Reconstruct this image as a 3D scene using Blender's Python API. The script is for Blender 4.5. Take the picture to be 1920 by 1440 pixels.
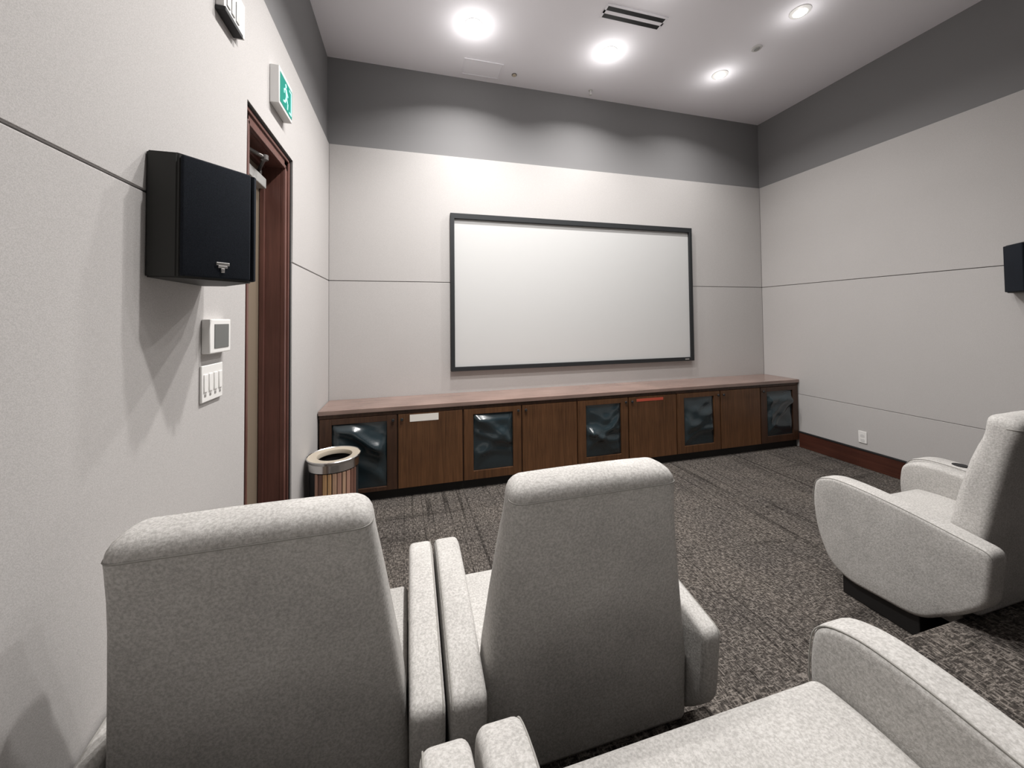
import bpy, bmesh, math, random
from mathutils import Vector, Matrix
random.seed(7)
for o in list(bpy.data.objects): bpy.data.objects.remove(o)
S = bpy.context.scene
COL = S.collection
PI = math.pi

# ------------------------------------------------------------------ camera
YAW, PITCH, ROLL, CAM_Z = 0.2676, 0.0244, -0.0095, 1.5
F_PX, CY = 705.46, 580.14
fw = Vector((math.sin(YAW)*math.cos(PITCH), math.cos(YAW)*math.cos(PITCH), math.sin(PITCH)))
r0 = Vector((math.cos(YAW), -math.sin(YAW), 0)); u0 = r0.cross(fw)
rt = r0*math.cos(ROLL) + u0*math.sin(ROLL); up = -r0*math.sin(ROLL) + u0*math.cos(ROLL)
cam = bpy.data.cameras.new('camera'); camo = bpy.data.objects.new('camera', cam); COL.objects.link(camo)
M = Matrix((rt, up, -fw)).transposed().to_4x4(); M.translation = Vector((0, 0, CAM_Z)); camo.matrix_world = M
cam.sensor_fit = 'HORIZONTAL'; cam.sensor_width = 36; cam.lens = F_PX*36/1920
cam.shift_x = 0; cam.shift_y = (CY-720)/1920; cam.clip_start = .02
S.camera = camo

# ------------------------------------------------------------------ world, exposure
W = bpy.data.worlds.new('world'); S.world = W; W.use_nodes = True
W.node_tree.nodes['Background'].inputs[0].default_value = (.5, .5, .5, 1)
W.node_tree.nodes['Background'].inputs[1].default_value = 0.0
S.view_settings.view_transform = 'Standard'; S.view_settings.look = 'None'
S.view_settings.gamma = 1; S.view_settings.use_curve_mapping = False
S.view_settings.exposure = 0.44
LAMP_W = 21.0          # each downlight
LAMP_COL = (1.0, .975, .95)
BACK_LAMP_W = 0.5
CEIL_FILL = .08           # share of lamp power for an added point light that brightens the ceiling
#    # dimmed downlights over the rear of the room

# ------------------------------------------------------------------ helpers
def link(name, me, mat=None, parent=None, smooth=None):
    o = bpy.data.objects.new(name, me); COL.objects.link(o)
    if mat is not None:
        for m in (mat if isinstance(mat, (list, tuple)) else [mat]): me.materials.append(m)
    if parent: o.parent = parent
    if smooth is not None:
        for p in me.polygons: p.use_smooth = True
        me.set_sharp_from_angle(angle=math.radians(smooth))
    return o
def obj(name, bm, mat=None, parent=None, smooth=None):
    me = bpy.data.meshes.new(name); bmesh.ops.recalc_face_normals(bm, faces=bm.faces); bm.to_mesh(me); bm.free()
    return link(name, me, mat, parent, smooth)
def tag(o, label, cat, group=None, kind=None):
    if label: o['label'] = label
    if cat: o['category'] = cat
    if group: o['group'] = group
    if kind: o['kind'] = kind
    return o
def thing(name, label, cat, loc=(0, 0, 0), rz=0, group=None):
    o = bpy.data.objects.new(name, None); COL.objects.link(o); o.location = loc; o.rotation_euler = (0, 0, rz)
    o.empty_display_size = .05
    return tag(o, label, cat, group)
def struct(name, bm, mat, smooth=None):
    o = obj(name, bm, mat, None, smooth); o['kind'] = 'structure'; return o
def BM(): return bmesh.new()
def box(bm, x0, x1, y0, y1, z0, z1, bevel=0, seg=2, mi=0):
    t = bmesh.new()
    v = [t.verts.new((x, y, z)) for x in (x0, x1) for y in (y0, y1) for z in (z0, z1)]
    for f in ((0,1,3,2), (4,6,7,5), (0,4,5,1), (2,3,7,6), (0,2,6,4), (1,5,7,3)): t.faces.new([v[i] for i in f])
    if bevel: bmesh.ops.bevel(t, geom=t.edges[:], offset=bevel, segments=seg, profile=.5, affect='EDGES')
    merge(bm, t, mi); return bm
def merge(bm, t, mi=0, mat=None):
    vm = {}
    for v in t.verts: vm[v] = bm.verts.new(mat @ v.co if mat else v.co)
    for f in t.faces:
        try: n = bm.faces.new([vm[v] for v in f.verts]); n.material_index = mi
        except ValueError: pass
    t.free()
def cyl(bm, c, r, z0, z1, n=32, r1=None, mi=0):
    r1 = r if r1 is None else r1
    a = [bm.verts.new((c[0]+r*math.cos(2*PI*i/n), c[1]+r*math.sin(2*PI*i/n), z0)) for i in range(n)]
    b = [bm.verts.new((c[0]+r1*math.cos(2*PI*i/n), c[1]+r1*math.sin(2*PI*i/n), z1)) for i in range(n)]
    for i in range(n): f = bm.faces.new((a[i], a[(i+1) % n], b[(i+1) % n], b[i])); f.material_index = mi
    bm.faces.new(a[::-1]).material_index = mi; bm.faces.new(b).material_index = mi
def lathe(bm, c, prof, n=40, closed=True, mi=0):
    rings = [[bm.verts.new((c[0]+r*math.cos(2*PI*i/n), c[1]+r*math.sin(2*PI*i/n), c[2]+z)) for i in range(n)] for r, z in prof]
    m = len(rings)
    for k in range(m if closed else m-1):
        A, B = rings[k], rings[(k+1) % m]
        for i in range(n): f = bm.faces.new((A[i], A[(i+1) % n], B[(i+1) % n], B[i])); f.material_index = mi
def tube(bm, pts, r, n=8, closed=False):
    pts = [Vector(p) for p in pts]; N = len(pts); rings = []
    prev = None
    for i, p in enumerate(pts):
        a = pts[(i-1) % N] if (closed or i > 0) else p
        b = pts[(i+1) % N] if (closed or i < N-1) else p
        t = (b-a).normalized()
        if prev is None:
            ref = Vector((0, 0, 1)) if abs(t.z) < .9 else Vector((1, 0, 0)); nx = t.cross(ref).normalized()
        else: nx = (prev - t*prev.dot(t)).normalized()
        prev = nx; ny = t.cross(nx)
        rings.append([bm.verts.new(p + nx*r*math.cos(2*PI*k/n) + ny*r*math.sin(2*PI*k/n)) for k in range(n)])
    for i in range(N if closed else N-1):
        A, B = rings[i], rings[(i+1) % N]
        for k in range(n): bm.faces.new((A[k], A[(k+1) % n], B[(k+1) % n], B[k]))
    if not closed: bm.faces.new(rings[0][::-1]); bm.faces.new(rings[-1])
def chaikin(p, it=2, q=.25):
    for _ in range(it):
        o = []
        for i in range(len(p)):
            a, b = Vector(p[i]), Vector(p[(i+1) % len(p)])
            o += [a.lerp(b, q), a.lerp(b, 1-q)]
        p = o
    return [tuple(v) for v in p]
def round_poly(p, radii, seg=5):
    """closed 2D polygon with each corner rounded by its own radius"""
    out = []; n = len(p)
    for i in range(n):
        a, b, c = Vector(p[i-1]), Vector(p[i]), Vector(p[(i+1) % n])
        d1, d2 = (a-b), (c-b); r = radii[i] if isinstance(radii, (list, tuple)) else radii
        t = min(r, d1.length*.49, d2.length*.49)
        if t < 1e-5: out.append(tuple(b)); continue
        p0, p1 = b+d1.normalized()*t, b+d2.normalized()*t
        for k in range(seg+1):
            s = k/seg; out.append(tuple(p0*(1-s)**2 + b*2*s*(1-s) + p1*s*s))
    return out
def soft_prism(bm, prof, x0, x1, bev=.015, seg=4, bulge=0):
    """(y,z) profile extruded along x with rounded rims; sides may bulge a little"""
    n = len(prof); cy = sum(p[0] for p in prof)/n; cz = sum(p[1] for p in prof)/n
    # inward offset using vertex normals of the polygon
    P = [Vector(p) for p in prof]; area = sum(P[i].x*P[(i+1) % n].y-P[(i+1) % n].x*P[i].y for i in range(n))
    sg = 1 if area > 0 else -1
    nor = []
    for i in range(n):
        t = (P[(i+1) % n]-P[i-1]).normalized(); nor.append(Vector((t.y, -t.x))*sg)
    def ring(x, ins): return [bm.verts.new((x, P[i].x-nor[i].x*ins, P[i].y-nor[i].y*ins)) for i in range(n)]
    rings = []
    for k in range(seg+1):
        a = PI/2*k/seg; rings.append(ring(x0+bev*(1-math.sin(a)), bev*(1-math.cos(a))) )
    rings = [ring(x0+bev*(1-math.cos(PI/2*k/seg)), bev*(1-math.sin(PI/2*k/seg))) for k in range(seg+1)]
    rings += [ring(x1-bev*(1-math.cos(PI/2*k/seg)), bev*(1-math.sin(PI/2*k/seg))) for k in range(seg, -1, -1)]
    for A, B in zip(rings, rings[1:]):
        for i in range(n): bm.faces.new((A[i], A[(i+1) % n], B[(i+1) % n], B[i]))
    for R_, xs in ((rings[0], -1), (rings[-1], 1)):
        cur = R_
        for s, bl in ((.8, .5), (.5, .85), (.2, 1)):
            x = cur[0].co.x if cur is R_ else None
            bx = R_[0].co.x + xs*bulge*bl
            nx = [bm.verts.new((bx, cy+(v.co.y-cy)*s, cz+(v.co.z-cz)*s)) for v in R_]
            for i in range(n): bm.faces.new((cur[i], cur[(i+1) % n], nx[(i+1) % n], nx[i]))
            cur = nx
        bm.faces.new(cur)

# ------------------------------------------------------------------ materials
def mat(name, col, rough=.6, metal=0, spec=.5, emit=None, estr=0):
    m = bpy.data.materials.new(name); m.use_nodes = True; b = m.node_tree.nodes['Principled BSDF']
    b.inputs['Base Color'].default_value = (*col, 1); b.inputs['Roughness'].default_value = rough
    b.inputs['Metallic'].default_value = metal; b.inputs['Specular IOR Level'].default_value = spec
    if emit: b.inputs['Emission Color'].default_value = (*emit, 1); b.inputs['Emission Strength'].default_value = estr
    return m
def N(m, t, **kw):
    n = m.node_tree.nodes.new(t)
    for k, v in kw.items():
        if k in n.inputs: n.inputs[k].default_value = v
        else: setattr(n, k, v)
    return n
def L(m, a, b): m.node_tree.links.new(a, b)
def coords(m, scale=(1, 1, 1), kind='Object', rot=(0, 0, 0)):
    tc = N(m, 'ShaderNodeTexCoord'); mp = N(m, 'ShaderNodeMapping'); mp.inputs['Scale'].default_value = scale
    mp.inputs['Rotation'].default_value = rot
    L(m, tc.outputs[kind], mp.inputs[0]); return mp.outputs[0]
def ramp(m, fac, stops):
    r = N(m, 'ShaderNodeValToRGB'); e = r.color_ramp.elements
    while len(e) < len(stops): e.new(.5)
    for k, (p, c) in enumerate(stops): e[k].position = p; e[k].color = (*c, 1)
    L(m, fac, r.inputs[0]); return r.outputs[0]
def mixc(m, f, a, b, bt='MIX'):
    n = N(m, 'ShaderNodeMix', data_type='RGBA', blend_type=bt)
    for s, v in ((0, f), (6, a), (7, b)):
        if hasattr(v, 'is_output'): L(m, v, n.inputs[s])
        elif isinstance(v, tuple): n.inputs[s].default_value = (*v, 1)
        else: n.inputs[s].default_value = v
    return n.outputs[2]
def bump(m, h, strength=.3, dist=.002):
    b = N(m, 'ShaderNodeBump'); b.inputs['Strength'].default_value = strength; b.inputs['Distance'].default_value = dist
    L(m, h, b.inputs['Height']); L(m, b.outputs[0], m.node_tree.nodes['Principled BSDF'].inputs['Normal'])
def bsdf(m): return m.node_tree.nodes['Principled BSDF']

def fabric(name, c0, c1, scale=160, bs=.5):
    m = mat(name, c0, .95, spec=.15); v = coords(m)
    n = N(m, 'ShaderNodeTexNoise', Scale=scale, Detail=3.0, Roughness=.7); L(m, v, n.inputs['Vector'])
    n2 = N(m, 'ShaderNodeTexNoise', Scale=6.0, Detail=2.0); L(m, v, n2.inputs['Vector'])
    c = ramp(m, n.outputs[0], [(.36, c1), (.64, c0)])
    c = mixc(m, .12, c, ramp(m, n2.outputs[0], [(.3, (.2, .2, .2)), (.7, (.9, .9, .9))]), 'OVERLAY')
    L(m, c, bsdf(m).inputs['Base Color']); bump(m, n.outputs[0], bs, .003)
    bsdf(m).inputs['Sheen Roughness'].default_value = .5
    return m
M_UPH = fabric('upholstery_fabric', (.54, .525, .505), (.37, .357, .34), 150, .3)
M_SEAM = mat('seam_thread', (.30, .29, .27), .95, spec=.1)

def wall_fabric(name, c0, c1):
    m = mat(name, c0, .95, spec=.1); v = coords(m)
    n = N(m, 'ShaderNodeTexNoise', Scale=420.0, Detail=2.0); L(m, v, n.inputs['Vector'])
    n2 = N(m, 'ShaderNodeTexNoise', Scale=1.3, Detail=3.0); L(m, v, n2.inputs['Vector'])
    c = ramp(m, n.outputs[0], [(.35, c1), (.65, c0)])
    c = mixc(m, .04, c, ramp(m, n2.outputs[0], [(.3, (.3, .3, .3)), (.7, (.8, .8, .8))]), 'OVERLAY')
    L(m, c, bsdf(m).inputs['Base Color']); bump(m, n.outputs[0], .15, .001); return m
M_WALL = wall_fabric('wall_fabric', (.54, .52, .51), (.45, .435, .425))
M_BAND = mat('band_paint', (.225, .222, .225), .85, spec=.2)
M_CEIL = mat('ceiling_paint', (.93, .915, .955), .9, spec=.1)
M_GROOVE = mat('panel_groove', (.24, .23, .24), .9, spec=.1)

def carpet():
    m = mat('patterned_carpet', (.1, .09, .08), 1, spec=.05)
    v = coords(m)
    # broken woven dashes running both ways over a mottled ground
    a = N(m, 'ShaderNodeTexNoise', Scale=1.0, Detail=2.0, Roughness=.6); L(m, coords(m, (40, 150, 20)), a.inputs['Vector'])
    b = N(m, 'ShaderNodeTexNoise', Scale=1.0, Detail=2.0, Roughness=.6); L(m, coords(m, (150, 34, 20)), b.inputs['Vector'])
    f = N(m, 'ShaderNodeTexNoise', Scale=260.0, Detail=1.0); L(m, v, f.inputs['Vector'])
    g = N(m, 'ShaderNodeTexNoise', Scale=3.0, Detail=2.0); L(m, v, g.inputs['Vector'])
    mx = N(m, 'ShaderNodeMath', operation='MAXIMUM'); L(m, a.outputs[0], mx.inputs[0]); L(m, b.outputs[0], mx.inputs[1])
    c = ramp(m, mx.outputs[0], [(.46, (.036, .032, .029)), (.56, (.088, .078, .070)), (.64, (.19, .170, .152))])
    c = mixc(m, .5, c, ramp(m, f.outputs[0], [(.3, (.2, .2, .2)), (.7, (.85, .85, .85))]), 'OVERLAY')
    c = mixc(m, .25, c, ramp(m, g.outputs[0], [(.35, (.3, .3, .32)), (.65, (.7, .68, .66))]), 'OVERLAY')
    # long dark furrows along the room and fewer across
    s1 = N(m, 'ShaderNodeTexNoise', Scale=1.0, Detail=1.0); L(m, coords(m, (10, .16, 1)), s1.inputs['Vector'])
    s2 = N(m, 'ShaderNodeTexNoise', Scale=1.0, Detail=1.0); L(m, coords(m, (.22, 5, 1)), s2.inputs['Vector'])
    for s, w, k in ((s1, .022, .8), (s2, .010, .45)):
        d = ramp(m, s.outputs[0], [(.50-w, (1, 1, 1)), (.50, (.25, .25, .25)), (.50+w, (1, 1, 1))])
        c = mixc(m, k, c, d, 'MULTIPLY')
    L(m, c, bsdf(m).inputs['Base Color']); bump(m, f.outputs[0], .6, .004); return m
M_CARPET = carpet()

def wood(name, c0, c1, rough=.4, sc=(60, 60, 2.5), spec=.4):
    m = mat(name, c0, rough, spec=spec)
    n = N(m, 'ShaderNodeTexNoise', Scale=1.0, Detail=6.0, Roughness=.65, Distortion=.4); L(m, coords(m, sc), n.inputs['Vector'])
    n2 = N(m, 'ShaderNodeTexNoise', Scale=3.0, Detail=2.0); L(m, coords(m), n2.inputs['Vector'])
    c = ramp(m, n.outputs[0], [(.3, c1), (.7, c0)])
    c = mixc(m, .3, c, ramp(m, n2.outputs[0], [(.3, (.25, .25, .25)), (.7, (.8, .8, .8))]), 'OVERLAY')
    L(m, c, bsdf(m).inputs['Base Color']); bump(m, n.outputs[0], .08, .001); return m
M_DOORW = wood('cabinet_walnut', (.145, .066, .028), (.066, .029, .012), .45)
M_FRAMEW = wood('cabinet_frame_wood', (.075, .036, .020), (.036, .017, .010), .45)
M_TOP = wood('counter_wood', (.27, .19, .16), (.20, .13, .11), .24, (2.0, 60, 60), .8)
M_TRIM = wood('dark_red_trim_wood', (.150, .066, .052), (.095, .042, .034), .35)
M_BASEB = wood('baseboard_wood', (.080, .028, .018), (.048, .016, .011), .35, (60, 2.5, 60))
M_BLACK = mat('matt_black', (.012, .012, .013), .7)
M_KICK = mat('plinth_black', (.008, .007, .007), .6)
def leather():
    m = mat('black_leatherette', (.018, .030, .036), .22, spec=.8); return m
M_LEATHER = leather()
M_SPK = mat('speaker_cabinet', (.030, .030, .028), .6, spec=.4)
M_GRILLE = fabric('speaker_grille_cloth', (.020, .024, .032), (.009, .011, .015), 600, .2)
M_SILVER = mat('brushed_silver', (.62, .61, .60), .3, 1)
M_CHROME = mat('chrome_steel', (.70, .69, .68), .22, 1)
M_LID = mat('pale_lid', (.62, .55, .45), .35, .35)
M_WHITE = mat('white_plastic', (.82, .81, .79), .4)
M_OFFW = mat('offwhite_plastic', (.66, .65, .64), .5)
M_GREYSCR = mat('grey_display', (.13, .135, .13), .3)
M_SLOT = mat('switch_slot', (.30, .29, .28), .6)
M_SCREEN = mat('projection_screen_vinyl', (.58, .58, .575), .9, spec=.1)
M_FRAMEB = mat('black_velvet_frame', (.012, .014, .016), .6)
M_GREEN = mat('exit_green', (.0, .16, .12), .4, emit=(0.0, .36, .27), estr=.25)
M_PICT = mat('exit_pictogram', (.5, .9, .85), .4, emit=(.35, .9, .85), estr=.3)
M_LAMP = mat('lamp_lens', (1, 1, 1), .5, emit=(1, .98, .95), estr=14)
M_PAPER = mat('paper_label', (.95, .92, .86), .8)
M_RED = mat('red_label', (.55, .09, .05), .6)
M_OLIVE = mat('door_leaf_veneer', (.21, .165, .12), .5)
M_METALG = mat('grey_painted_metal', (.42, .42, .41), .45, .3)
M_METALD = mat('dark_arm_metal', (.16, .15, .145), .4, .6)
M_SLATS = [wood('can_wood_%s' % k, c, tuple(x*.6 for x in c), .45) for k, c in
           (('honey', (.72, .44, .22)), ('rose', (.52, .30, .22)), ('umber', (.22, .11, .08)), ('tan', (.62, .40, .27)))]

# ------------------------------------------------------------------ room shell
XL, XR, YF, YB, ZC, ZP, ZS, ZS2 = -.708, 4.329, 3.765, -2.6, 3.965, 3.136, 1.865, .60
PT = .020                                  # thickness of the fabric wall panels
RISER_Y, RISER_Z = 1.098, .18
bm = BM(); box(bm, XL-.4, XR+.2, YB-.2, YF+.2, -.12, 0); struct('floor', bm, M_CARPET)
bm = BM(); box(bm, XL, XR, YB, RISER_Y, .001, RISER_Z, .008); struct('floor_platform', bm, M_CARPET, 20)
bm = BM(); box(bm, XL-.4, XR+.2, YB-.2, YF+.2, ZC, ZC+.12); struct('ceiling', bm, M_CEIL)

DY0, DY1, DZ = 1.946, 2.649, 2.516         # door recess in the left wall
bm = BM()                                   # left wall behind the panels, with the door recess left open
xo = XL-PT
box(bm, xo-.34, xo, YB, DY0, 0, ZC); box(bm, xo-.34, xo, DY1, YF+.2, 0, ZC); box(bm, xo-.34, xo, DY0, DY1, DZ, ZC)
wl = struct('wall_left', bm, M_BAND)
def panel(parent, bx, name='fabric_panel'):
    b = BM(); box(b, *bx, .003, 2); return obj(name, b, M_WALL, parent, 20)
G = .0028
panel(wl, (xo, XL, YB, DY0, 0, ZS-G)); panel(wl, (xo, XL, DY1, YF, 0, ZS-G))
b = BM()                                    # the big upper panel wraps over the door in one piece
ol = [(YB, ZS+G), (DY0, ZS+G), (DY0, DZ), (DY1, DZ), (DY1, ZS+G), (YF, ZS+G), (YF, ZP), (YB, ZP)]
lo = [b.verts.new((xo, y, z)) for y, z in ol]; hi = [b.verts.new((XL, y, z)) for y, z in ol]
b.faces.new(lo[::-1]); b.faces.new(hi)
for k in range(8): b.faces.new((lo[k], lo[(k+1) % 8], hi[(k+1) % 8], hi[k]))
bmesh.ops.bevel(b, geom=[e for e in b.edges if all(v.co.x > XL-.001 for v in e.verts)], offset=.003, segments=2, affect='EDGES')
obj('fabric_panel', b, M_WALL, wl, 20)
b = BM(); box(b, xo, xo+.004, YB, DY0, ZS-G-.004, ZS+G+.004); box(b, xo, xo+.004, DY1, YF, ZS-G-.004, ZS+G+.004); obj('seam_groove', b, M_GROOVE, wl)

bm = BM(); box(bm, XL-.4, XR+.2, YF+PT, YF+PT+.2, 0, ZC); wf = struct('wall_front', bm, M_BAND)
panel(wf, (XL, XR, YF, YF+PT, 0, ZS-G)); panel(wf, (XL, XR, YF, YF+PT, ZS+G, ZP))
b = BM(); box(b, XL, XR, YF+PT-.004, YF+PT, ZS-G-.004, ZS+G+.004); obj('seam_groove', b, M_GROOVE, wf)

bm = BM(); box(bm, XR+PT, XR+PT+.2, YB, YF+.2, 0, ZC); wr = struct('wall_right', bm, M_BAND)
panel(wr, (XR, XR+PT, YB, YF, 0, ZS2-G*.6)); panel(wr, (XR, XR+PT, YB, YF, ZS2+G*.6, ZS-G)); panel(wr, (XR, XR+PT, YB, YF, ZS+G, ZP))
b = BM(); box(b, XR+PT-.004, XR+PT, YB, YF, ZS-G-.004, ZS+G+.004); box(b, XR+PT-.004, XR+PT, YB, YF, ZS2-.006, ZS2+.006); obj('seam_groove', b, M_GROOVE, wr)
bm = BM(); box(bm, XL-.4, XR+.2, YB-.2, YB, 0, ZC); wb = struct('wall_back', bm, M_BAND)

def baseboard(name, x0, x1, y0, y1, side):
    b = BM(); box(b, x0, x1, y0, y1, .0, .165, .003); o = struct(name, b, M_BASEB, 20)
    b = BM()
    if side == 'x-': box(b, x0-.004, x1, y0, y1, .165, .180, .003)
    elif side == 'x+': box(b, x0, x1+.004, y0, y1, .165, .180, .003)
    else: box(b, x0, x1, y0-.004, y1, .165, .180, .003)
    c = obj('cap_moulding', b, M_BLACK, o, 20); return o
baseboard('baseboard_right', XR-.018, XR-.0005, RISER_Y+.002, 3.328, 'x-')
baseboard('baseboard_left', XL+.0005, XL+.018, DY1+.004, 3.328, 'x+')

# ------------------------------------------------------------------ door in the left wall
CB = .085                                   # casing width
dr = thing('door_1', None, None, (0, 0, 0)); dr['kind'] = 'structure'
def casing_profile(bm, a, b, axis):
    pass
b = BM()                                    # stepped casing, set back from the fabric face: far side, near side, head
xc = XL-.014
for (y0, y1, z0, z1) in ((DY1-CB, DY1, 0, DZ), (DY0, DY0+CB, 0, DZ), (DY0, DY1, DZ-CB, DZ)):
    box(b, xc-.03, xc-.010, y0, y1, z0, z1, .003)
obj('door_casing', b, M_TRIM, dr, 20)
b = BM()
e = .008
box(b, xc-.012, xc, DY1-.030, DY1-e, 0, DZ-e, .004); box(b, xc-.012, xc, DY0+e, DY0+.030, 0, DZ-e, .004); box(b, xc-.012, xc, DY0+e, DY1-e, DZ-.030, DZ-e, .004)
box(b, xc-.012, xc-.004, DY1-CB, DY1-CB+.022, 0, DZ-CB+.02, .003); box(b, xc-.012, xc-.004, DY0+CB-.022, DY0+CB, 0, DZ-CB+.02, .003); box(b, xc-.012, xc-.004, DY0+CB-.02, DY1-CB+.02, DZ-CB, DZ-CB+.022, .003)
obj('casing_bead', b, M_TRIM, dr, 20)
b = BM(); box(b, xc-.02, xc+.006, DY1-.012, DY1-.001, 0, DZ-.001, .002); box(b, xc-.02, xc+.006, DY0+.001, DY0+.012, 0, DZ-.001, .002); box(b, xc-.02, xc+.006, DY0+.001, DY1-.001, DZ-.012, DZ-.001, .002)  # solid black strips stand in for the shaded gap at the casing edge
o = obj('shadow_strip', b, M_BLACK, dr, 20); o['label'] = 'black strip in place of the dark gap around the casing'
b = BM()
XJ = -.862
box(b, XJ-.06, xc-.03, DY1-CB, DY1-CB+.03, 0, DZ-CB+.03); box(b, XJ-.06, xc-.03, DY0+CB-.03, DY0+CB, 0, DZ-CB+.03); box(b, XJ-.06, xc-.03, DY0+CB-.03, DY1-CB+.03, DZ-CB, DZ-CB+.03)
obj('door_jamb', b, M_TRIM, dr)
b = BM()
box(b, XJ+.002, XJ+.030, DY1-CB-.016, DY1-CB, 0, DZ-CB, .004); box(b, XJ+.002, XJ+.030, DY0+CB, DY0+CB+.016, 0, DZ-CB, .004); box(b, XJ+.002, XJ+.030, DY0+CB, DY1-CB, DZ-CB-.016, DZ-CB, .004)
obj('door_stop', b, M_TRIM, dr, 20)
b = BM(); box(b, XJ-.045, XJ, DY0+CB+.003, DY1-CB-.003, .008, DZ-CB-.004, .002); obj('door_leaf', b, M_OLIVE, dr)
b = BM(); box(b, XJ-.12, XJ-.10, DY0-.05, DY1+.05, 0, DZ+.05); obj('corridor_backing', b, M_BLACK, dr)
b = BM(); box(b, XJ, XJ+.012, DY0+CB+.06, DY0+CB+.10, .95, 1.15, .003); tube(b, [(XJ+.012, DY0+CB+.08, 1.05), (XJ+.05, DY0+CB+.08, 1.05), (XJ+.055, DY0+CB+.10, 1.05), (XJ+.055, DY0+CB+.20, 1.05)], .009)
h = obj('door_handle', b, M_SILVER, dr, 20); h['label'] = 'silver lever handle'
b = BM(); box(b, XJ, XJ+.055, 2.20, 2.50, 2.275, 2.335, .006); c = obj('door_closer', b, M_METALG, dr, 20); c['label'] = 'light grey closer body'
b = BM()
ang = [(XJ+.03, 2.46, 2.336), (XJ+.03, 2.46, 2.372), (XJ+.110, 2.30, 2.385), (XJ+.035, 2.14, 2.395)]
tube(b, ang[:2], .014, 10)
for a0, a1 in ((ang[1], ang[2]), (ang[2], ang[3])):
    tube(b, [a0, a1], .010, 8)
box(b, XJ+.015, XJ+.05, 2.11, 2.19, 2.39, DZ-CB-.001, .003)
cyl(b, (ang[2][0], ang[2][1]), .018, 2.372, 2.398, 14)
obj('closer_arm', b, M_METALD, c, 20)

# ------------------------------------------------------------------ projection screen
SX0, SX1, SZ0, SZ1 = .397, 3.244, .986, 2.5535
t = thing('projection_screen', 'wide white projection screen in a thin black frame on the front wall', 'screen', (1.84, YF, SZ0))
def sbx(b, x0, x1, y0, y1, z0, z1, **k): return box(b, x0-1.84, x1-1.84, y0-YF, y1-YF, z0-SZ0, z1-SZ0, **k)
b = BM(); sbx(b, SX0+.03, SX1-.03, YF-.022, YF-.002, SZ0+.03, SZ1-.03); obj('screen_surface', b, M_SCREEN, t)
for bx in ((SX0, SX1, SZ1-.055, SZ1), (SX0, SX1, SZ0, SZ0+.042), (SX0, SX0+.040, SZ0+.04, SZ1-.05), (SX1-.040, SX1, SZ0+.04, SZ1-.05)):
    b = BM(); sbx(b, bx[0], bx[1], YF-.045, YF-.001, bx[2], bx[3], bevel=.004); obj('frame_bar', b, M_FRAMEB, t, 20)
b = BM(); sbx(b, SX1-.13, SX1-.075, YF-.0475, YF-.044, SZ0+.014, SZ0+.028, bevel=.001); o = obj('badge', b, M_SILVER, t); o['label'] = 'small silver badge'

# ------------------------------------------------------------------ cabinets under the screen
YC = 3.332; ZT = .7715
XD = [-.700, -.095, .458, .997, 1.552, 2.108, 2.672, 3.226, 3.771, 4.321]
def inset_mesh(x0, x1, z0, z1, y, seed):
    rnd = random.Random(seed); b = BM(); nx, nz = 26, 36; g = []
    folds = [(rnd.uniform(-.9, .9), rnd.uniform(.2, .9), rnd.uniform(.3, 1.1)*rnd.choice((-1, 1)), rnd.uniform(.06, .13), rnd.uniform(.7, 1.4)) for _ in range(7)]
    for j in range(nz+1):
        row = []
        for i in range(nx+1):
            u, v = i/nx, j/nz; d = 0
            for (sl, c0, cv, wd, am) in folds:
                dd = (v-(c0+sl*(u-.5)*.8+cv*.35*(u-.5)**2))/wd
                d += am*math.exp(-dd*dd)
            edge = min(1, min(u, 1-u)*9, min(v, 1-v)*9)
            row.append(b.verts.new((x0+(x1-x0)*u, y-.002-(.019*edge*(d*.8)+.004*edge), z0+(z1-z0)*v)))
        g.append(row)
    for j in range(nz):
        for i in range(nx): b.faces.new((g[j][i], g[j][i+1], g[j+1][i+1], g[j+1][i]))
    return b
lab = ['dark media cabinet behind the waste bin, white label on its plain door',
       'second media cabinet from the left, between the white-labelled and the middle cabinet',
       'middle media cabinet with a red label strip on its plain right door',
       'media cabinet just right of the one with the red label, no label on its doors',
       'narrow single-door media cabinet at the right end against the right wall']
plain = {1: 'paper', 3: None, 5: 'red', 7: None}
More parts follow.
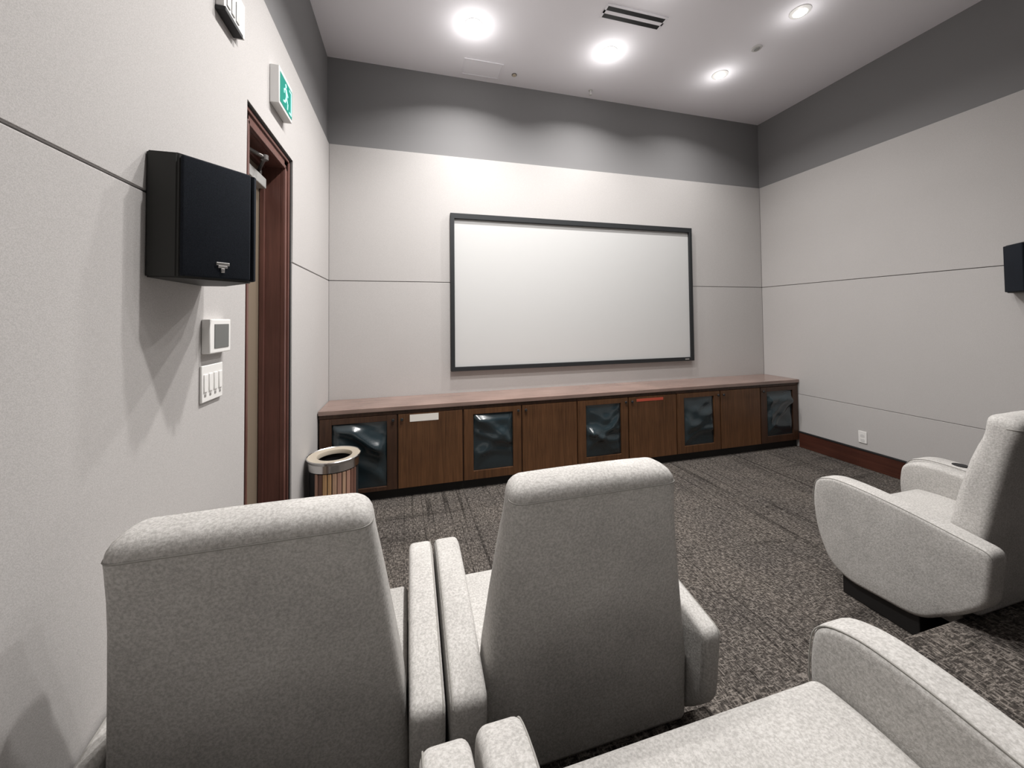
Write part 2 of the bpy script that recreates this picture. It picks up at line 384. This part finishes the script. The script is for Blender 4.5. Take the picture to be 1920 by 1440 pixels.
for u in range(5):
    ids = [2*u, 2*u+1] if u < 4 else [8]
    x0, x1 = XD[ids[0]], XD[ids[-1]+1]; ox = (x0+x1)/2
    t = thing('media_cabinet', lab[u], 'cabinet', (ox, 3.55, 0), 0, 'media cabinets under the screen')
    def cb(b, a0, a1, y0, y1, z0, z1, **k): return box(b, a0-ox, a1-ox, y0-3.55, y1-3.55, z0, z1, **k)
    b = BM(); cb(b, x0+.001, x1-.001, YC+.022, YF-.002, .075, ZT-.037); obj('carcass', b, M_FRAMEW, t)
    b = BM(); cb(b, x0+.001, x1-.001, YC+.035, YF-.004, .001, .075); obj('plinth', b, M_KICK, t)
    b = BM(); cb(b, x0+.001, x1-.001, YC+.004, YC+.022, ZT-.065, ZT-.037); obj('top_rail', b, M_FRAMEW, t)
    for k in ids:
        a0, a1 = XD[k]+.006, XD[k+1]-.006; z0, z1 = .082, ZT-.070
        if k in plain:
            b = BM(); cb(b, a0, a1, YC, YC+.020, z0, z1, bevel=.002); d = obj('door', b, M_DOORW, t)
            if plain[k] == 'paper':
                b = BM(); cb(b, .005, .245, YC-.0022, YC-.0005, .633, .692); l = obj('paper_label', b, M_PAPER, d); l['label'] = 'white paper label'
            if plain[k] == 'red':
                b = BM(); cb(b, 2.20, 2.51, YC-.0025, YC-.0005, .655, .682); l = obj('label_strip', b, M_RED, d); l['label'] = 'red label strip'
        else:
            fl, fr = (.085, .078)
            if k == 0: fl = .09
            b = BM(); z2, z3 = .155, ZT-.118
            if k == 0: z2 = .115
            cb(b, a0, a0+fl, YC, YC+.020, z0, z1, bevel=.002); cb(b, a1-fr, a1, YC, YC+.020, z0, z1, bevel=.002)
            cb(b, a0+fl, a1-fr, YC, YC+.020, z0, z2, bevel=.002); cb(b, a0+fl, a1-fr, YC, YC+.020, z3, z1, bevel=.002)
            d = obj('door', b, M_DOORW if k in (2, 4, 6) else M_FRAMEW, t)
            b = inset_mesh(a0+fl-ox, a1-fr-ox, z2, z3, YC+.018-3.55, 11+k*5)
            s = obj('leather_inset', b, M_LEATHER, d, 60); s['label'] = 'creased black leatherette infill'
        kx = (a1-.030) if k % 2 == 0 else (a0+.030)
        if k == 8: kx = a0+.030
        b = BM(); n = 14
        prof = [(0, -.022), (.010, -.022), (.013, -.016), (.011, -.009), (.005, -.005), (.006, 0), (0, 0)]
        rings = []
        for r, yy in prof: rings.append([b.verts.new((kx-ox+r*math.cos(2*PI*i/n), YC-3.55+yy, .660+r*math.sin(2*PI*i/n))) for i in range(n)])
        for A, B in zip(rings, rings[1:]):
            for i in range(n): b.faces.new((A[i], A[(i+1) % n], B[(i+1) % n], B[i]))
        bmesh.ops.remove_doubles(b, verts=b.verts, dist=.0001)
        obj('knob', b, M_BLACK, d, 50)
b = BM(); box(b, XL+.006, XR-.004, YC-.012, YF-.002, ZT-.036, ZT, .004)
o = obj('cabinet_worktop', b, M_TOP, None, 20); tag(o, 'long glossy brown wooden worktop running over all the media cabinets', 'worktop')

# ------------------------------------------------------------------ waste bin
bx_, by_ = -.522, 2.98
t = thing('waste_bin', 'round black waste bin with a wood-slatted front and chrome rim, beside the door', 'waste bin', (bx_, by_, 0))
R_ = .160
b = BM(); lathe(b, (0, 0, 0), [(R_, .005), (R_, .500), (R_-.008, .500), (R_-.008, .02), (0.001, .02), (0.001, .005)], 48); obj('body', b, M_BLACK, t, 20)
b = BM(); lathe(b, (0, 0, 0), [(R_+.010, .462), (R_+.010, .512), (R_+.020, .532), (R_+.016, .537), (R_+.002, .520), (R_+.001, .462)], 48); obj('rim', b, M_CHROME, t, 20)
b = BM(); n = 48; rr = []                  # lid plate with the opening set towards the back
for (rad, oy, z) in ((R_-.001, 0, .500), (R_+.014, 0, .533), (.118, .022, .524), (.112, .024, .505), (.112, .024, .495), (R_-.006, 0, .495)):
    rr.append([b.verts.new((rad*math.cos(2*PI*i/n), oy+rad*math.sin(2*PI*i/n), z)) for i in range(n)])
for k in range(6):
    A, B = rr[k], rr[(k+1) % 6]
    for i in range(n): b.faces.new((A[i], A[(i+1) % n], B[(i+1) % n], B[i]))
o = obj('lid', b, M_LID, t, 20); o['label'] = 'pale lid plate with an opening'
na = 10
for i in range(na):
    a = math.radians(-122 + i*10.7)
    b = BM(); w = .0135 if i % 3 else .0115
    box(b, -w, w, -.004, .005, .012, .455, .003)
    s = obj('wood_slat', b, M_SLATS[(1, 2, 0, 0, 3, 1, 3, 1, 2, 2)[i]], t); s.location = ((R_+.003)*math.cos(a), (R_+.003)*math.sin(a), 0); s.rotation_euler = (0, 0, a+PI/2)

# ------------------------------------------------------------------ wall speakers
def speaker(side):
    s = 1 if side == 'left' else -1
    xw = XL+.0006 if s == 1 else XR-.0006
    y0 = 1.272 if s == 1 else 1.405; z0, z1 = 1.625, 1.983
    if s == -1: z0, z1 = 1.653, 2.003
    lb = 'black angular wall speaker with a silver badge, on the left wall beside the door' if s == 1 else 'black angular wall speaker on the right wall above the recliners'
    t = thing('wall_speaker', lb, 'speaker', (xw, y0+.152, z0), 0, 'wall speakers')
    Bx, By = .074, -.152                    # outer end of the side cheek, local
    d = Vector((.67, .742)); Ln = .193
    C = Vector((Bx, By)) + d*Ln
    prof = [(0, By), (Bx, By), (C.x, C.y), (C.x, -C.y), (Bx, -By), (0, -By)]
    H = z1-z0
    b = BM(); pr = [(s*x, y) for x, y in prof]
    lo = [b.verts.new((x, y, 0)) for x, y in pr]; hi = [b.verts.new((x, y, H)) for x, y in pr]
    b.faces.new(lo); b.faces.new(hi)
    for i in range(len(pr)): b.faces.new((lo[i], lo[(i+1) % 6], hi[(i+1) % 6], hi[i]))
    bmesh.ops.bevel(b, geom=b.edges[:], offset=.004, segments=2, affect='EDGES')
    obj('cabinet', b, M_SPK, t, 35)
    for sg in (-1, 1):                      # two angled grilles
        b = BM(); box(b, .006, Ln-.004, -.014, .0, .006, H-.006, .005, 3)
        a = math.atan2(d.y, d.x)
        ang = a if sg == -1 else -a
        M_ = Matrix.Translation((s*Bx, sg*(-By), 0)) @ Matrix.Rotation(0, 4, 'Z')
        # local frame: x along the slanted face, y outward
        ex = Vector((s*d.x, -sg*d.y if sg == 1 else d.y, 0)); nrm = Vector((s*d.y, sg*d.x, 0))
        T = Matrix(((ex.x, -nrm.x, 0, s*Bx), (ex.y, -nrm.y, 0, sg*(-By)), (0, 0, 1, 0), (0, 0, 0, 1)))
        for v in b.verts: v.co = T @ v.co
        g = obj('grille', b, M_GRILLE, t, 35)
        if sg == -1:
            b = BM()
            u0 = .108
            for (a0, a1, h0, h1) in ((u0-.018, u0+.018, .050, .060), (u0-.013, u0+.013, .042, .050), (u0-.005, u0+.005, .028, .042)):
                box(b, a0, a1, -.018, -.0135, h0-.005, h1-.005, .0015)
            for v in b.verts: v.co = T @ v.co
            q = obj('badge', b, M_SILVER, g); q['label'] = 'small silver badge'
    b = BM(); x0_, x1_ = sorted((s*(C.x-.001), s*(C.x+.012))); box(b, x0_, x1_, C.y+.0005, -C.y-.0005, .006, H-.006, .002, 2); obj('front_grille', b, M_GRILLE, t, 35)
    return t
speaker('left'); speaker('right')

# ------------------------------------------------------------------ small wall things
t = thing('thermostat', 'white wall control with a grey display, above the switch plate', 'thermostat', (XL, 1.652, 1.384))
b = BM(); box(b, .0006, .028, -.080, .080, 0, .124, .004); obj('housing', b, M_WHITE, t, 20)
b = BM(); box(b, .0275, .030, -.050, .060, .018, .106, .001); o = obj('display', b, M_GREYSCR, t); o['label'] = 'grey display'
t = thing('switch_plate', 'white four-gang light switch plate below the thermostat', 'light switch', (XL, 1.640, 1.212))
b = BM(); box(b, .0006, .009, -.077, .075, 0, .131, .003); obj('plate', b, M_WHITE, t, 20)
for i in range(4):
    b = BM(); y = -.055+.036*i
    box(b, .0085, .0125, y-.012, y+.012, .036, .100, .002); r = obj('rocker', b, M_WHITE, t, 20)
    b = BM(); box(b, .0088, .0105, y-.006, y+.006, .020, .030, .001); obj('indicator', b, M_SLOT, t)
t = thing('exit_sign', 'white exit sign box with a green running man above the door', 'exit sign', (XL, 2.340, 2.659))
b = BM(); box(b, .0006, .046, -.115, .115, 0, .206, .004); obj('housing', b, M_OFFW, t, 20)
b = BM(); box(b, .0455, .048, -.103, .105, .018, .180, .001); g = obj('sign_face', b, M_GREEN, t); g['label'] = 'green lit sign face'
b = BM()
def quad(pts, x0=.0478, x1=.0492):
    lo = [b.verts.new((x0, y, z)) for y, z in pts]; hi = [b.verts.new((x1, y, z)) for y, z in pts]
    b.faces.new(lo); b.faces.new(hi)
    for i in range(len(pts)): b.faces.new((lo[i], lo[(i+1) % len(pts)], hi[(i+1) % len(pts)], hi[i]))
quad([(-.010+.011*math.cos(k*PI/5), .152+.011*math.sin(k*PI/5)) for k in range(10)])
quad([(-.022, .138), (.004, .136), (.012, .092), (-.008, .088)])
quad([(.002, .134), (.030, .112), (.026, .104), (.004, .118)])
quad([(-.020, .136), (-.046, .120), (-.042, .098), (-.034, .100), (-.035, .116), (-.016, .124)])
quad([(-.008, .092), (.010, .092), (.030, .066), (.026, .034), (.016, .034), (.018, .064), (-.004, .082)])
quad([(-.008, .092), (.006, .088), (-.018, .052), (-.050, .044), (-.052, .054), (-.026, .062)])
quad([(.052, .030), (.092, .030), (.092, .168), (.052, .168), (.052, .158), (.082, .158), (.082, .040), (.052, .040)])
o = obj('running_man', b, M_PICT, g); o['label'] = 'pale running figure and doorway'
t = thing('fire_alarm', 'off-white alarm box high on the left wall, cut by the top edge of the photo', 'alarm', (XL, 1.742, 2.706))
b = BM(); box(b, .0006, .030, -.095, .095, 0, .150, .004); obj('housing', b, M_OFFW, t, 20)
b = BM(); box(b, .0006, .036, -.097, .060, -.018, -.0005, .002); obj('underside_shade', b, M_BLACK, t)  # black bar stands in for the shade under the box
for i in range(3):
    b = BM(); box(b, .0295, .034, -.075+.04*i, -.048+.04*i, .018, .100, .002); obj('louvre', b, M_METALG, t)
t = thing('wall_outlet', 'small white outlet low on the right wall above the baseboard', 'outlet', (XR, 2.704, .238))
b = BM(); box(b, -.008, -.0006, -.036, .036, 0, .115, .003); obj('plate', b, M_WHITE, t, 20)
for z in (.028, .072):
    b = BM(); box(b, -.0095, -.0075, -.016, .016, z-.014, z+.014, .002); obj('socket', b, M_OFFW, t, 20)

# ------------------------------------------------------------------ ceiling things
t = thing('air_diffuser', 'two-slot black linear air diffuser in the ceiling between the downlights', 'vent', (1.79, 2.656, ZC))
b = BM(); box(b, -.275, .275, -.075, -.0580, -.006, -.0006); box(b, -.275, .275, .058, .075, -.006, -.0006); box(b, -.275, .275, -.016, .016, -.006, -.0006)
box(b, -.275, -.262, -.06, .06, -.006, -.0006); box(b, .262, .275, -.06, .06, -.006, -.0006); obj('frame', b, M_CEIL, t)
for y in (-.037, .037):
    b = BM(); box(b, -.262, .262, y-.021, y+.021, -.005, -.0006); obj('slot', b, M_BLACK, t)
t = thing('access_panel', 'faint square access panel in the ceiling near the front wall', 'access panel', (.703, 3.59, ZC))
b = BM(); box(b, -.18, .18, -.105, .105, -.004, -.0006, .0015); obj('panel', b, M_CEIL, t)
b = BM()
for a in ((-.19, .19, -.115, -.1065), (-.19, .19, .1065, .115), (-.19, -.1815, -.1065, .1065), (.1815, .19, -.1065, .1065)): box(b, *a, -.007, -.0006)
obj('frame', b, M_CEIL, t)
t = thing('ceiling_sensor', 'small round ceiling cap with a dark edge near the front wall', 'sensor', (1.034, 3.60, ZC))
b = BM(); cyl(b, (0, 0), .026, -.006, -.0006, 24); obj('ring', b, M_METALD, t, 20)
b = BM(); cyl(b, (0, 0), .019, -.012, -.006, 24, .021); obj('cap', b, mat('beige_cap', (.60, .52, .40), .5), t, 20)
t = thing('sprinkler', 'tiny white sprinkler head under the ceiling by the front wall', 'sprinkler', (1.905, 3.645, ZC))
b = BM(); cyl(b, (0, 0), .022, -.005, -.0006, 20); obj('escutcheon', b, M_OFFW, t, 20)
b = BM(); cyl(b, (0, 0), .008, -.045, -.005, 12); cyl(b, (0, 0), .016, -.052, -.045, 16); obj('head', b, M_OFFW, t, 20)
t = thing('smoke_detector', 'flat smoke detector in the ceiling between the right-hand downlights', 'smoke detector', (3.088, 2.678, ZC))
b = BM(); cyl(b, (0, 0), .040, -.010, -.0006, 28, .046); obj('base', b, M_OFFW, t, 20)
b = BM(); cyl(b, (0, 0), .022, -.016, -.010, 20, .026); obj('chamber', b, M_METALG, t, 20)

lights = [(.529, 3.065, 'front-left ceiling downlight, left of the air diffuser'), (1.799, 3.065, 'front ceiling downlight between the air diffuser and the front wall'),
          (3.065, 3.075, 'front-right ceiling downlight nearest the right wall corner'), (3.065, 2.26, 'ceiling downlight near the top edge, right of the air diffuser'),
          (.529, 2.26, None), (1.799, 2.26, None), (.529, 1.45, None), (1.799, 1.45, None), (3.065, 1.45, None), (.529, -.6, None), (1.799, -.6, None), (3.065, -.6, None)]
for x, y, lb in lights:
    row = {2.26: 'second row from the screen', 1.45: 'row over the front seats', -.6: 'rearmost row'}.get(y, ''); colm = {.529: 'nearest the left wall', 1.799: 'middle of the ceiling', 3.065: 'nearest the right wall'}.get(x, '')
    t = thing('downlight', lb or 'ceiling downlight outside the photo, %s, %s' % (row, colm), 'ceiling light', (x, y, ZC), 0, 'ceiling downlights in view' if lb else 'ceiling downlights outside the photo')
    b = BM(); lathe(b, (0, 0, 0), [(.045, -.0006), (.075, -.0006), (.075, -.004), (.050, -.012), (.045, -.010)], 32); obj('trim_ring', b, M_WHITE, t, 20)
    b = BM(); lathe(b, (0, 0, 0), [(.0005, -.001), (.046, -.001), (.046, -.010), (.038, -.019), (.022, -.025), (.0005, -.027)], 28); obj('lens', b, M_LAMP, t, 60)
    w = (BACK_LAMP_W if y < 1 else LAMP_W)*(1.0 if x < 1 else .9 if x < 2 else .47)*({.529: 1.3, 1.799: .05, 3.065: .05}[x] if y < 2 else {.529: 1.15, 1.799: .45, 3.065: .65}[x] if y < 3 else 1)
    l = bpy.data.lights.new('downlight_beam', 'AREA'); l.shape = 'DISK'; l.size = .10; l.energy = w; l.color = LAMP_COL; l.spread = math.radians(140)
    lo = bpy.data.objects.new('downlight_beam', l); COL.objects.link(lo); lo.parent = t; lo.location = (0, 0, -.032)
    l = bpy.data.lights.new('ceiling_fill', 'POINT'); l.energy = w*CEIL_FILL; l.color = LAMP_COL; l.shadow_soft_size = .03  # fill light added below the lens to lift the ceiling
    lo = bpy.data.objects.new('ceiling_fill', l); COL.objects.link(lo); lo.parent = t; lo.location = (0, 0, -.14)

# ------------------------------------------------------------------ recliners
def arm_profile(ay=0):
    p = [(-.447, .535), (-.20, .580), (.02, .604), (.150, .606), (.240, .570), (.257, .450), (.240, .280), (.175, .130), (.085, .085), (-.205, .100), (-.350, .225), (-.425, .310)]
    if ay: p = [(y+ay*min(1, max(0, (y+.3)/.4)), z) for y, z in p]
    return round_poly(p, [.035, .12, .10, .10, .08, .08, .08, .06, .06, .06, .04, .04], 5)
def back_loft(w0, w1, recl, dx=0):
    """tapered back cushion: sections going up; rear face almost flat, front face padded"""
    b = BM()
    #      z,   y_rear,  y_front,  half width, corner radius
    def hwz(z): t = min(1, max(0, (z-.45)/.56)); return w0/2*(1-t)+w1/2*t
    Z = [(z, yr, yf, hwz(z)-d, cr) for z, yr, yf, d, cr in (
         (.200, -.350, -.24, .004, .020), (.215, -.356, -.24, 0, .025), (.40, -.366, -.25, 0, .028), (.55, -.376, -.262, 0, .03),
         (.70, -.400, -.285, 0, .035), (.85, -.426, -.315, 0, .04), (.92, -.440, -.335, 0, .04), (.955, -.449, -.347, 0, .04), (.985, -.458, -.352, 0, .042),
         (1.014, -.464, -.355, .000, .040), (1.030, -.462, -.356, .003, .040), (1.042, -.454, -.358, .009, .038), (1.051, -.440, -.362, .018, .034), (1.058, -.420, -.370, .032, .020))]
    rings = []
    for k, (z, yr, yf, hw, cr) in enumerate(Z):
        sh = -recl*max(0, z-.35)
        cxo = dx*max(0, (z-.45))/.6
        bul = .010*math.sin(PI*min(1, max(0, (z-.2)/.8)))
        poly = [(-hw, yr), (hw, yr), (hw, yf), (-hw, yf)]
        pr = []
        cr_ = min(cr, (yf-yr)*.48, hw*.5)
        pts = round_poly(poly, cr_, 5)
        # subdivide long sides for rear bulge
        ring = []
        for i, (x, y) in enumerate(pts):
            ring.append((x, y)); nx_, ny_ = pts[(i+1) % len(pts)]
            if abs(nx_-x) > .15:
                for s in (.2, .35, .5, .65, .8):
                    xx = x+(nx_-x)*s; yy = y+(ny_-y)*s; ring.append((xx, yy))
        rr = []
        for x, y in ring:
            e = 1-(x/hw)**4
            yy = y - bul*e if y < (yr+yf)/2 else y + bul*2.0*e
            rr.append(b.verts.new((x+cxo, yy+sh, z + .004*e*(k > 10))))
        rings.append(rr)
    n = len(rings[0])
    for A, B in zip(rings, rings[1:]):
        for i in range(n): b.faces.new((A[i], A[(i+1) % n], B[(i+1) % n], B[i]))
    b.faces.new(rings[0][::-1]); b.faces.new(rings[-1])
    seam = [v.co.copy() for v in rings[9] if v.co.y < -.41-recl*.6+.0]
    return b, seam
def recliner(name_label, x, y, z, seat_w=.64, al=.09, ar=.09, rz=0, recl=0, dx=0, wtop=.48, group=None, cup=None, ay=0):
    t = thing('recliner', name_label, 'recliner', (x, y, z), rz, group)
    hw = seat_w/2; A = arm_profile(ay)
    for sx, wd, nm in ((-1, al, 'arm'), (1, ar, 'arm')):
        x0, x1 = (-hw-wd, -hw-.001) if sx < 0 else (hw+.001, hw+wd)
        b = BM(); soft_prism(b, A, x0, x1, .020, 5, .0025); arm = obj('arm', b, M_UPH, t, 60)
        top = [p for p in A if p[1] > .40 and p[0] < .257]
        # order along the arm from rear to front
        i0 = min(range(len(A)), key=lambda i: (A[i][0]-(-.42))**2+(A[i][1]-.50)**2)
        path = sorted(top, key=lambda p: (p[0] if p[1] > .5 or p[0] < 0 else .26+(.5-p[1])))
        for xx, o_ in (((x1-.010, 1),) if sx < 0 else ((x0+.010, -1),)) if ay else (((x0+.010, -1),) if sx < 0 else ((x1-.010, 1),)):
            b = BM(); pp = [(xx+o_*.0, p[0]*1.0, p[1]) for p in path[2:]]
            # drop the seam onto the rounded rim
            tube(b, [(xx-o_*-.004, q[1]-.000, q[2]-.0045) for q in pp], .0018, 6); obj('piping', b, M_SEAM, arm, 60)
    b = BM(); box(b, -hw, hw, -.30, .15, .10, .33, .015, 3); obj('seat_frame', b, M_UPH, t, 20)
    P = round_poly([(-.33, .33), (.16, .33), (.185, .40), (.165, .452), (.05, .462), (-.33, .44)], [.03, .04, .04, .05, .1, .03], 5)
    b = BM(); soft_prism(b, P, -hw+.004, hw-.004, .022, 4, 0); obj('seat_cushion', b, M_UPH, t, 60)
    P = round_poly([(.13, .11), (.165, .115), (.178, .33), (.13, .33)], .02, 4)
    b = BM(); soft_prism(b, P, -hw+.006, hw-.006, .012, 3, 0); obj('footrest', b, M_UPH, t, 60)
    b, seam = back_loft(seat_w+.002, wtop, recl, dx); bk = obj('backrest', b, M_UPH, t, 70)
    seam.sort(key=lambda v: v.x)
    b = BM(); tube(b, [(v.x, v.y-.0005, v.z) for v in seam], .0018, 6); obj('back_seam', b, M_SEAM, bk, 60)
    b = BM(); box(b, -hw-al+.02, hw+ar-.02, -.20, .12, .001, .11, .004); obj('base', b, M_KICK, t)
    if cup:
        b = BM(); cyl(b, (-hw-al/2, cup), .034, .594, .606, 24); obj('cup_holder', b, M_BLACK, t, 20)
    return t
G1 = 'recliners of the front row'; G2 = 'recliners of the platform row'
recliner('front row recliner at the left wall, its tall grey back nearest the door', -.327, 1.415, 0, .648, .050, .090, dx=-.020, wtop=.52, group=G1)
recliner('front row recliner with its back in the middle of the photo, below the screen', .530, 1.415, 0, .670, .097, .064, dx=-.020, wtop=.51, group=G1)
recliner('front row recliner across the aisle on the right, seen from its left side', 2.665, 1.415, 0, .61, .11, .09, wtop=.48, group=G1)
recliner('front row recliner beyond the right-hand one, nearest the right wall, cup holder in its arm', 3.52, 1.455, 0, .60, .13, .13, group=G1, cup=.02)
recliner('platform recliner at the lower right with pale seat and wide right arm in the foreground', .580, .540, RISER_Z, .750, .090, .098, recl=.42, group=G2, ay=-.06)
recliner('platform recliner at the bottom edge of which only the rounded right arm shows', -.304, .530, RISER_Z, .635, .088, .090, recl=.42, group=G2, ay=-.06)
